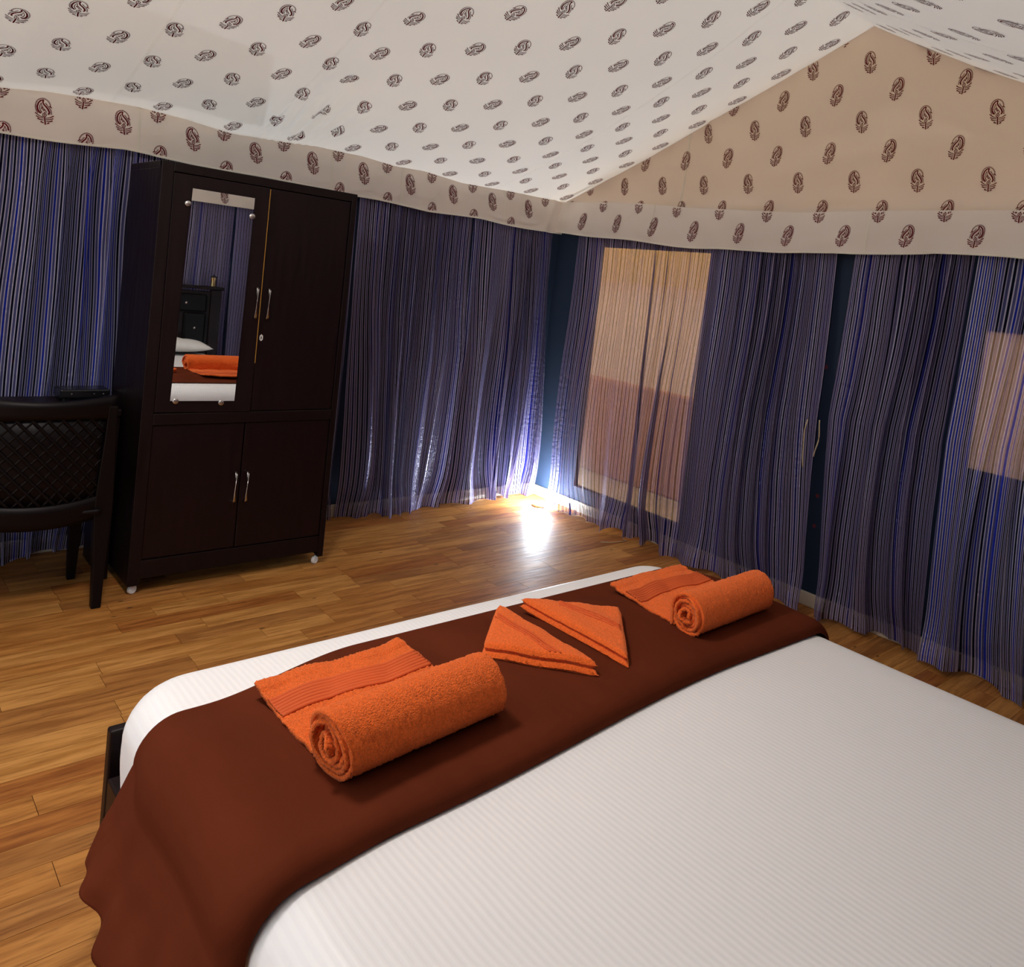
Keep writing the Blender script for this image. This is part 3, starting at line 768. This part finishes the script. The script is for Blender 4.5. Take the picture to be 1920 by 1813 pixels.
CXc, CYc = -3.395, -0.62
ch = empty('chair', (CXc, CYc, 0)); tag(ch, 'dark brown moulded plastic chair with a lattice back at the desk', 'chair')
HWc = 0.235
def back_y(a, z):      # curved back, a in [-1,1]; the back faces the camera side (-y)
    return -0.215-0.045*(z-0.45)/0.5+0.05*a*a
def back_strip(name, a0, a1, zlo, zhi, th, na=24, nz=4):
    a = np.linspace(a0, a1, na); w = np.linspace(0, 1, nz); A, Wz = np.meshgrid(a, w)
    Z = zlo(A)+(zhi(A)-zlo(A))*Wz
    o = grid_obj(name, np.stack([A*HWc, back_y(A, Z), Z], -1), MAT['chair'], ch, solid=th); return o
back_strip('top_rail', -1.04, 1.04, lambda a: 0.855-0.012*a*a, lambda a: 0.925+0.018*a*a, 0.024)
back_strip('lower_rail', -1.0, 1.0, lambda a: 0.385+0.02*a*a, lambda a: 0.485+0.022*a*a, 0.024)
lat_n = 0
def lat_bar(sgn, k):
    pts = []
    for q in range(15):
        z = 0.475+(0.87-0.475)*q/14; a = (k+sgn*(z-0.475)*0.85)/HWc
        if abs(a) <= 0.93: pts.append((a*HWc, back_y(a, z)+(0.003 if sgn > 0 else -0.003), z))
    if len(pts) > 1: tube('lattice_bar', pts, 0.0065, MAT['chair'], ch, 6)
for i in range(-9, 10):
    lat_bar(1, i*0.052-0.16); lat_bar(-1, i*0.052+0.16)
back_strip('back_web', -0.93, 0.93, lambda a: 0.47+0*a, lambda a: 0.87+0*a, 0.002)
for s in (-1, 1):
    P = []
    for z, wd_, dp in ((0.0, 0.019, 0.018), (0.20, 0.024, 0.022), (0.42, 0.036, 0.03), (0.52, 0.034, 0.026), (0.75, 0.022, 0.022), (0.90, 0.018, 0.02)):
        yc = back_y(1.0, max(z, 0.42))-(0.42-min(z, 0.42))*0.05
        xc = s*(HWc*1.0+(0.0 if z > 0.4 else 0.0))
        P.append([(xc-wd_, yc-dp, z), (xc+wd_, yc-dp, z), (xc+wd_, yc+dp, z), (xc-wd_, yc+dp, z)])
    V = [p for q in P for p in q]; F = [(i*4+j, i*4+(j+1) % 4, (i+1)*4+(j+1) % 4, (i+1)*4+j) for i in range(5) for j in range(4)]+[(3, 2, 1, 0), (20, 21, 22, 23)]
    o = mesh_obj('rear_leg', V, F, MAT['chair'], ch); b = o.modifiers.new('b', 'BEVEL'); b.width = 0.005; b.segments = 2
    V = [(s*0.215+dx*w, 0.20+dy*w, z) for z, w in ((0, 0.016), (0.43, 0.030)) for dx, dy in ((-1, -1), (1, -1), (1, 1), (-1, 1))]
    mesh_obj('front_leg', V, [(0, 1, 5, 4), (1, 2, 6, 5), (2, 3, 7, 6), (3, 0, 4, 7), (3, 2, 1, 0), (4, 5, 6, 7)], MAT['chair'], ch)
    tube('armrest', [(s*0.245, -0.19, 0.66), (s*0.265, -0.05, 0.66), (s*0.26, 0.10, 0.645), (s*0.235, 0.19, 0.60), (s*0.215, 0.20, 0.43)], [0.016, 0.020, 0.020, 0.018, 0.018], MAT['chair'], ch, 10)
a = np.linspace(-1, 1, 24); Aa, Bb = np.meshgrid(a, np.linspace(-1, 1, 24))
grid_obj('seat', np.stack([Aa*0.225, 0.01+Bb*0.215, 0.440-0.018*(1-Aa**2)*(1-Bb**2)+0.006*Bb], -1), MAT['chair'], ch, solid=0.022)

# ------------------------------------------------------------------ bed
BX0, BX1, BYF, BYH, BZ = -3.567, -1.745, -2.735, -4.74, 0.642
bed = empty('bed', ((BX0+BX1)/2, (BYF+BYH)/2, 0)); tag(bed, 'dark wooden double bed frame with tufted headboard under the mattress', 'bed')
ox, oy = (BX0+BX1)/2, (BYF+BYH)/2
def bb(n, a, b, mat=None, par=bed, bev=0.005): return box(n, (a[0]-ox, a[1]-oy, a[2]), (b[0]-ox, b[1]-oy, b[2]), mat or MAT['dwood'], par, bev)
bb('side_rail', (BX0-0.005, BYH, 0.16), (BX0+0.03, BYF, 0.42)); bb('side_rail', (BX1-0.03, BYH, 0.16), (BX1+0.005, BYF, 0.42))
bb('footboard', (BX0+0.006, BYF+0.046, 0.10), (BX1+0.004, BYF+0.076, 0.50))
bb('slat_base', (BX0+0.03, BYH, 0.36), (BX1-0.03, BYF, 0.40))
for x in (BX0+0.005, BX1-0.075):
    for y in (BYF-0.09, BYH+0.02): bb('leg', (x, y, 0), (x+0.07, y+0.07, 0.18))
hb = bb('headboard', (BX0-0.06, BYH-0.075, 0.10), (BX1+0.065, BYH-0.035, 1.205))
bb('headboard_post', (BX1+0.0, BYH-0.085, 0.0), (BX1+0.095, BYH-0.015, 1.225), bev=0.006); bb('headboard_post', (BX0-0.095, BYH-0.085, 0.0), (BX0, BYH-0.015, 1.225), bev=0.006)
bb('headboard_cap', (BX0-0.11, BYH-0.10, 1.225), (BX1+0.11, BYH-0.0, 1.255), bev=0.008)
bb('tufted_panel', (BX0+0.03, BYH-0.035, 1.01), (BX1-0.03, BYH-0.004, 1.175), MAT['leather'], hb, 0.016)
for i in range(8): lathe('crystal_button', [(0.011, 0), (0.009, 0.006), (0.0, 0.010)], MAT['crystal'], hb, 12, (BX0+0.14+i*0.21-ox, BYH-0.004-oy, 1.09), (-math.pi/2, 0, 0))
for x0, x1 in ((BX1-0.22, BX1-0.03), (BX0+0.03, BX0+0.22)):
    bb('tufted_panel', (x0, BYH-0.035, 0.62), (x1, BYH-0.004, 1.00), MAT['leather'], hb, 0.016)
    lathe('crystal_button', [(0.011, 0), (0.009, 0.006), (0.0, 0.010)], MAT['crystal'], hb, 12, ((x0+x1)/2-ox, BYH-0.004-oy, 0.86), (-math.pi/2, 0, 0))

def rounded_slab(name, x0, x1, y0, y1, z0, z1, R, r, mat, parent=None, nz=8, seed=1, wob=0.004, foot_tuck=True):
    def outline(ins):
        pts = []; rc = max(R-ins, 0.005)
        for cx, cy, a0 in ((x1-R, y1-R, 0), (x0+R, y1-R, 90), (x0+R, y0+R, 180), (x1-R, y0+R, 270)):
            for q in range(13):
                a = math.radians(a0+q*90/12); pts.append((cx+rc*math.cos(a), cy+rc*math.sin(a)))
        out = []                         # resample the straights
        for i, p in enumerate(pts):
            out.append(p); nx = pts[(i+1) % len(pts)]
            if i % 13 == 12:
                for t in np.linspace(0, 1, 26)[1:-1]: out.append((p[0]+(nx[0]-p[0])*t, p[1]+(nx[1]-p[1])*t))
        return out
    rings = [(z, 0.0) for z in np.linspace(z0, z1-r, nz)]
    for q in range(1, 9):
        a = math.pi/2*q/8; rings.append((z1-r+r*math.sin(a), r-r*math.cos(a)))
    for t in (0.06, 0.12): rings.append((z1+0.0025, r+t))
    V = []; n = None
    for z, ins in rings:
        ol = outline(ins); n = len(ol)
        for i, (x, y) in enumerate(ol):
            k_ = (z-z0)/(z1-z0); w = wob*math.sin(i*0.83+z*9)*(1-k_)*2+wob*0.6*math.sin(i*0.31)
            cx, cy = x-(x0+x1)/2, y-(y0+y1)/2; l = math.hypot(cx, cy)
            bul = 0.010*math.sin(math.pi*min(1, max(0, k_)))
            V.append((x+cx/l*(w+bul)*(ins < r), y+cy/l*(w+bul)*(ins < r), z))
    F = grid_faces(n, len(rings), True); F.append(tuple(range((len(rings)-1)*n, len(rings)*n))); F.append(tuple(range(n))[::-1])
    return mesh_obj(name, V, F, mat, parent, True)
mt = rounded_slab('mattress', BX0, BX1, BYH, BYF+0.028, 0.405, BZ, 0.15, 0.085, MAT['sheet'])
tag(mt, 'thick mattress under a white striped satin sheet', 'mattress')
# bed runner
def runner():
    rT = 0.085; prof = []           # (x, z, nx, nz) going left overhang bottom -> top -> right overhang
    L = []
    topz = BZ+0.006
    drop = 0.14
    xl, xr = BX0-0.010, BX1+0.010
    for t in np.linspace(0, 1, 30)[:-1]:            # left drop from hem up
        dd = drop*(1-t)-0.0
        L.append((xl-0.078*((1-t)**0.95), topz-rT-dd+0.0, -1, 0.0, 1-t, -1))
    for a in np.linspace(0, math.pi/2, 12):
        L.append((xl+rT-rT*math.cos(a), topz-rT+rT*math.sin(a), -math.cos(a), math.sin(a), 0, 0))
    for t in np.linspace(0, 1, 90)[1:-1]:
        L.append((xl+rT+(xr-xl-2*rT)*t, topz, 0, 1, 0, 0))
    for a in np.linspace(0, math.pi/2, 12):
        L.append((xr-rT+rT*math.sin(a), topz-rT+rT*math.cos(a), math.sin(a), math.cos(a), 0, 0))
    for t in np.linspace(0, 1, 22)[1:]:
        L.append((xr+0.03*t, topz-rT-drop*t, 1, 0.0, t, 1))
    L = np.array(L); nv = 80
    vv = np.linspace(0, 1, nv)
    P = np.zeros((nv, len(L), 3))
    for j, v in enumerate(vv):
        x = L[:, 0]; side = L[:, 4]
        left = L[:, 5] < 0
        ystart = -2.848-0.085*sstep(-3.05, -3.45, x)-0.02*side
        yend = -3.452-0.045*sstep(-2.2, -3.2, x)-0.02*sstep(-3.3, -3.55, x)-0.03*side*left
        yend = yend-0.012*np.sin(x*3.1)
        y = ystart+(yend-ystart)*v
        edge = np.minimum(1, (1-v)*0.66/0.055)
        h = 0.006+0.026*sstep(0.0, 0.35, v)
        h = h*np.sqrt(np.clip(1-(1-edge)**2, 0, 1))+0.001
        h = h*np.sqrt(np.clip(1-(1-np.minimum(1, v/0.02))**2, 0, 1)*0.9+0.1)
        h = h+0.003*wave_noise(x*0.9, y*1.5, 17)*np.minimum(1, v*8)*edge*(1-side)
        fold = side*(0.016*np.sin(y*2*math.pi/0.19+1.0+side*1.2)+0.011*np.sin(y*2*math.pi/0.11+2.2)+0.012*wave_noise(y*2.2, side*0.8, 23))
        h = h+np.where(side > 0, fold*0.62, 0)
        slack = 0.005*np.sin((x*4+y*9)*1.6)*sstep(-3.15, -3.5, x)*(1-side)*edge
        h = h+slack
        hemz = side**4*(0.0*y+0.012*np.sin(y*21))
        P[j, :, 0] = x+L[:, 2]*h; P[j, :, 1] = y; P[j, :, 2] = L[:, 1]+L[:, 3]*h-hemz
    return grid_obj('bed_runner', P, MAT['runner'], solid=0.004, flip=True)
run = runner(); tag(run, 'chocolate brown cloth runner draped across the foot of the bed', 'bed runner')
RTOP = BZ+0.006+0.034

def pillow(label, cx, cy, rz):
    n = 40; a = np.linspace(-1, 1, n); A, B = np.meshgrid(a, a)
    hgt = 0.085*(np.clip(1-np.abs(A)**2.6, 0, 1)*np.clip(1-np.abs(B)**2.6, 0, 1))**0.55
    pinch = 1-0.07*(1-np.abs(B)**2)*np.abs(A)**3; pinch2 = 1-0.09*(1-np.abs(A)**2)*np.abs(B)**3
    X, Y = A*0.33*pinch, B*0.22*pinch2
    top = np.stack([X, Y, hgt*1.05+0.008*wave_noise(A*1.2, B*1.2, 5)*hgt/0.08], -1); bot = np.stack([X, Y, -hgt*0.45], -1)
    V = np.concatenate([top.reshape(-1, 3), bot.reshape(-1, 3)]); F = grid_faces(n, n); F2 = [tuple(n*n+i for i in reversed(f)) for f in F]
    bm = bmesh.new(); vs_ = [bm.verts.new(v) for v in V]
    for f in F+F2: bm.faces.new([vs_[i] for i in f])
    bmesh.ops.remove_doubles(bm, verts=bm.verts, dist=0.0005)
    o = bm_obj('pillow', bm, MAT['pillow'], smooth=True, loc=(cx, cy, BZ+0.058), rot=(math.radians(6), 0, rz)); tag(o, label, 'pillow', 'white pillows on the bed')
pillow('white pillow near the window wall at the head of the bed', -2.13, -4.51, 0.03)
pillow('white pillow on the near side of the bed head', -3.16, -4.51, -0.03)
jar = empty('jar', (BX1+0.02, BYH-0.05, 1.255)); tag(jar, 'small dark metal pot standing on the headboard post', 'pot')
lathe('body', [(0.020, 0), (0.026, 0.004), (0.023, 0.05), (0.028, 0.075), (0.029, 0.085), (0.025, 0.085), (0.020, 0.055), (0.0, 0.05)], MAT['brass'], jar, 24)
lathe('lid', [(0.029, 0.085), (0.030, 0.092), (0.012, 0.100), (0.006, 0.112), (0.0, 0.114)], MAT['black'], jar, 24)

# ------------------------------------------------------------------ towels
def rolled_towel(label, loc, rz, length, flap, R, mat, seed, skew=0.04, turns=4.2):
    """the roll lies along local x; the loose flap runs towards +y (foot of the bed)"""
    th = 0.0105
    r = np.random.default_rng(seed)
    path = []
    for t in np.linspace(0, 1, 50): path.append((flap+R*0.9-(flap)*t, th/2+0.001, 0))
    c0 = path[-1][0]
    for t in np.linspace(0, 1, 16)[1:]:          # lift onto the roll
        path.append((c0-(c0-R*0.985)*math.sin(t*math.pi/2)*1.0, th/2+0.001+(R*0.86)*(1-math.cos(t*math.pi/2)), 0))
    th0 = math.asin(max(-1, (path[-1][1]-R)/R))
    n = int(turns*54)
    for i in range(1, n):
        a = th0+2*math.pi*turns*i/n; k_ = i/n
        rad = R-max(0, (a-th0-math.pi*1.2))*(th*1.08)/(2*math.pi)
        rad = max(rad, 0.009)
        rad *= 1+0.05*math.sin(2*a+1)*k_
        sq = 1-0.05*(math.sin(a) < 0)*abs(math.sin(a))
        path.append((rad*math.cos(a), R+rad*math.sin(a)*sq-(0.002), 1))
    path = np.array(path)
    nl = 110; lx = np.linspace(-0.5, 0.5, nl)
    P = np.zeros((len(path), nl, 3))
    for i, (y, z, _) in enumerate(path):
        k_ = i/len(path)
        arc = max(0, k_-0.25)
        off = 0.006*math.sin(i*0.11+seed)+skew*sstep(0.02, 0.19, k_)-0.004*arc*20*0.2*math.sin(i*0.05)
        edge = 0.010*math.sin(i*0.07*2+seed*2)
        sc = length*(1.0+0.02*math.sin(i*0.19)) if i > 50 else length*(0.97+0.03*math.sin(i*0.06))
        P[i, :, 0] = lx*sc+off+edge*np.abs(lx)*0.8
        wav = 0.004*np.sin(lx*9+i*0.08+seed) if i < 50 else 0
        P[i, :, 1] = y+0.008*np.sin(lx*7+seed)*(1 if i < 50 else 0)
        P[i, :, 2] = z+np.abs(wav)+(0.006*abs(math.sin(lx[0]*3)) if i < 6 else 0)*np.abs(lx)*2
    # pile: random push along the surface normal
    du = np.gradient(P, axis=1); dv = np.gradient(P, axis=0); nn = np.cross(du, dv); nn /= np.linalg.norm(nn, axis=2, keepdims=True)+1e-9
    P = P+nn*(r.normal(0, 0.0010, P.shape[:2]))[..., None]
    e = empty('rolled_towel', loc, rz); tag(e, label, 'towel', 'rolled orange towels on the runner')
    grid_obj('terry_cloth', P, mat, e, solid=th*0.92)
    # woven band with ribs across the flap
    j0 = 14; nb = 60; rib = 7
    yb = np.linspace(flap+R*0.9-flap*0.24, flap+R*0.9-flap*0.50, nb); B = np.zeros((nb, 60, 3)); xl = np.linspace(-0.5, 0.5, 60)*length*0.985
    for i in range(nb):
        ph = (i/(nb-1))*rib; idx = np.argmin(abs(path[:50, 0]-yb[i]))
        off = 0.006*math.sin(idx*0.11+seed)+skew*sstep(0.02, 0.19, idx/len(path))
        B[i, :, 0] = xl*(0.97+0.03*math.sin(idx*0.06))+off; B[i, :, 1] = yb[i]+0.008*np.sin(xl/length*7+seed)
        zc = np.abs(0.004*np.sin(xl/length*9+idx*0.08+seed))
        B[i, :, 2] = th+0.0010+zc+0.0042*abs(math.sin(math.pi*ph))**0.6
    grid_obj('woven_band', B, MAT['band'], e, solid=0.001)
    return e
rolled_towel('large orange towel rolled at the near end of the brown runner', (-3.150, -3.322, RTOP-0.002), math.radians(5), 0.385, 0.300, 0.062, MAT['terry'], 3, -0.030, 4.6)
rolled_towel('large orange towel rolled at the far end of the runner near the curtains', (-2.030, -3.282, RTOP-0.002), math.radians(1.5), 0.375, 0.300, 0.057, MAT['terry2'], 8, -0.045, 4.6)

def folded_towel(label, corners, seed, h=0.034, band=None):
    c = np.array(corners, float); ctr = c.mean(0)
    e = empty('folded_towel', (ctr[0], ctr[1], RTOP-0.004)); tag(e, label, 'towel', 'folded orange hand towels on the runner')
    n = 46; r = np.random.default_rng(seed)
    def layer(cc, zb, zt, bul):
        idx = {}; V = []; Ft = []
        def pt(i, j):
            a, b = i/n, j/n; g = 1-a-b
            p = cc[0]*a+cc[1]*b+cc[2]*g
            m = min(a, b, g); e_ = min(1, m/0.055)
            # soften the corners
            q = 0.10*max(0, max(a, b, g)-0.90)/0.10
            p = p+(cc.mean(0)-p)*q*0.35
            prof = math.sqrt(max(0, 1-(1-e_)**2))
            return p-ctr, prof, a, b, g
        for side in (1, -1):
            for i in range(n+1):
                for j in range(n+1-i):
                    p, prof, a, b, g = pt(i, j)
                    mid = (zb+zt)/2; half = (zt-zb)/2
                    z = mid+side*half*prof+bul*27*a*b*g*(0.7 if side > 0 else 0.3)+0.0015*math.sin(a*19+b*13+seed)
                    z += r.normal(0, 0.0005)
                    idx[(side, i, j)] = len(V); V.append((p[0], p[1], z))
            for i in range(n):
                for j in range(n-i):
                    t = (idx[(side, i, j)], idx[(side, i+1, j)], idx[(side, i, j+1)]); Ft.append(t if side > 0 else t[::-1])
                    if i+j < n-1:
                        t = (idx[(side, i+1, j)], idx[(side, i+1, j+1)], idx[(side, i, j+1)]); Ft.append(t if side > 0 else t[::-1])
        return V, Ft
    V1, F1 = layer(c, 0.0, h*0.52, 0.0)
    c2 = c+(ctr-c)*np.array([[0.02], [0.03], [0.02]])+np.array([0.004, 0.006])
    V2, F2 = layer(c2, h*0.46, h, 0.006)
    V = V1+V2; F = F1+[tuple(len(V1)+i for i in f) for f in F2]
    bm = bmesh.new(); bv = [bm.verts.new(v) for v in V]
    for f in F: bm.faces.new([bv[i] for i in f])
    bmesh.ops.remove_doubles(bm, verts=bm.verts, dist=0.00004)
    bm_obj('terry_cloth', bm, MAT['terry2'], e, True)
    # ribs of the woven border, running over the top layer
    (a0, b0), (a1, b1) = band
    for k_ in range(3):
        pts = []
        for t in np.linspace(0.03, 0.97, 26):
            a = a0+(a1-a0)*t; b = b0+(b1-b0)*t+k_*0.045
            g = 1-a-b
            if min(a, b, g) < 0.02: continue
            p = c2[0]*a+c2[1]*b+c2[2]*g-ctr
            e_ = min(1, min(a, b, g)/0.055); prof = math.sqrt(max(0, 1-(1-e_)**2))
            z = h*0.73+h*0.27*prof+0.006*27*a*b*g*0.7+0.0008+0.0015*math.sin(a*19+b*13+seed)
            pts.append((p[0], p[1], z))
        if len(pts) > 2: tube('woven_rib', pts, 0.0022, MAT['band'], e, 6)
    return e
folded_towel('orange hand towel folded in a triangle, the left of the pair', [(-2.664, -2.930), (-2.858, -3.118), (-2.662, -3.352)], 4, 0.040, ((0.70, 0.28), (0.02, 0.30)))
folded_towel('orange hand towel folded in a triangle, the right of the pair', [(-2.578, -2.915), (-2.572, -3.362), (-2.352, -3.120)], 6, 0.036, ((0.62, 0.02), (0.02, 0.45)))

# ------------------------------------------------------------------ small floor light in the corner
fl = empty('floor_light', (-0.20, -0.345, 0)); tag(fl, 'small round floor light glaring white in the tent corner', 'floor light')
lathe('housing', [(0.050, 0), (0.052, 0.004), (0.050, 0.016), (0.044, 0.020), (0.040, 0.016), (0.0, 0.012)], MAT['steel'], fl, 28)
lathe('lens', [(0.040, 0.014), (0.036, 0.019), (0.020, 0.023), (0.0, 0.024)], MAT['lens'], fl, 28)
pd = bpy.data.lights.new('floor_light_bulb', 'POINT'); pd.energy = 60.0; pd.shadow_soft_size = 0.03; pd.color = (0.80, 0.90, 1.0)
po = bpy.data.objects.new('floor_light_bulb', pd); COL.objects.link(po); po.parent = fl; po.location = (0, 0, 0.075)

# ------------------------------------------------------------------ unseen ceiling lamp, added to light the bed from the towel-shadow side
pl = empty('added_pendant_lamp', (-3.62, -2.56, 2.62)); tag(pl, 'unseen added white lamp hanging from the tent ridge', 'lamp')
tube('cord', [(0, 0, 0.16), (0, 0, 0.40), (0.0, 0.10, 0.54)], 0.004, MAT['black'], pl, 6)
sh_ = lathe('shade', [(0.215, 0.0), (0.213, 0.05), (0.19, 0.11), (0.14, 0.15), (0.05, 0.172), (0.02, 0.18), (0.0, 0.18)], MAT['white_plastic'], pl, 40, cap=False)
lathe('diffuser', [(0.0, 0.012), (0.10, 0.010), (0.19, 0.012), (0.205, 0.020), (0.0, 0.021)], MAT['diffuser'], pl, 40)
ad = bpy.data.lights.new('added_pendant_bulb', 'AREA'); ad.shape = 'DISK'; ad.size = 0.40; ad.energy = 26.0; ad.color = (1.0, 0.93, 0.89)
ao = bpy.data.objects.new('added_pendant_bulb', ad); COL.objects.link(ao); ao.parent = pl; ao.location = (0, 0, 0.004)
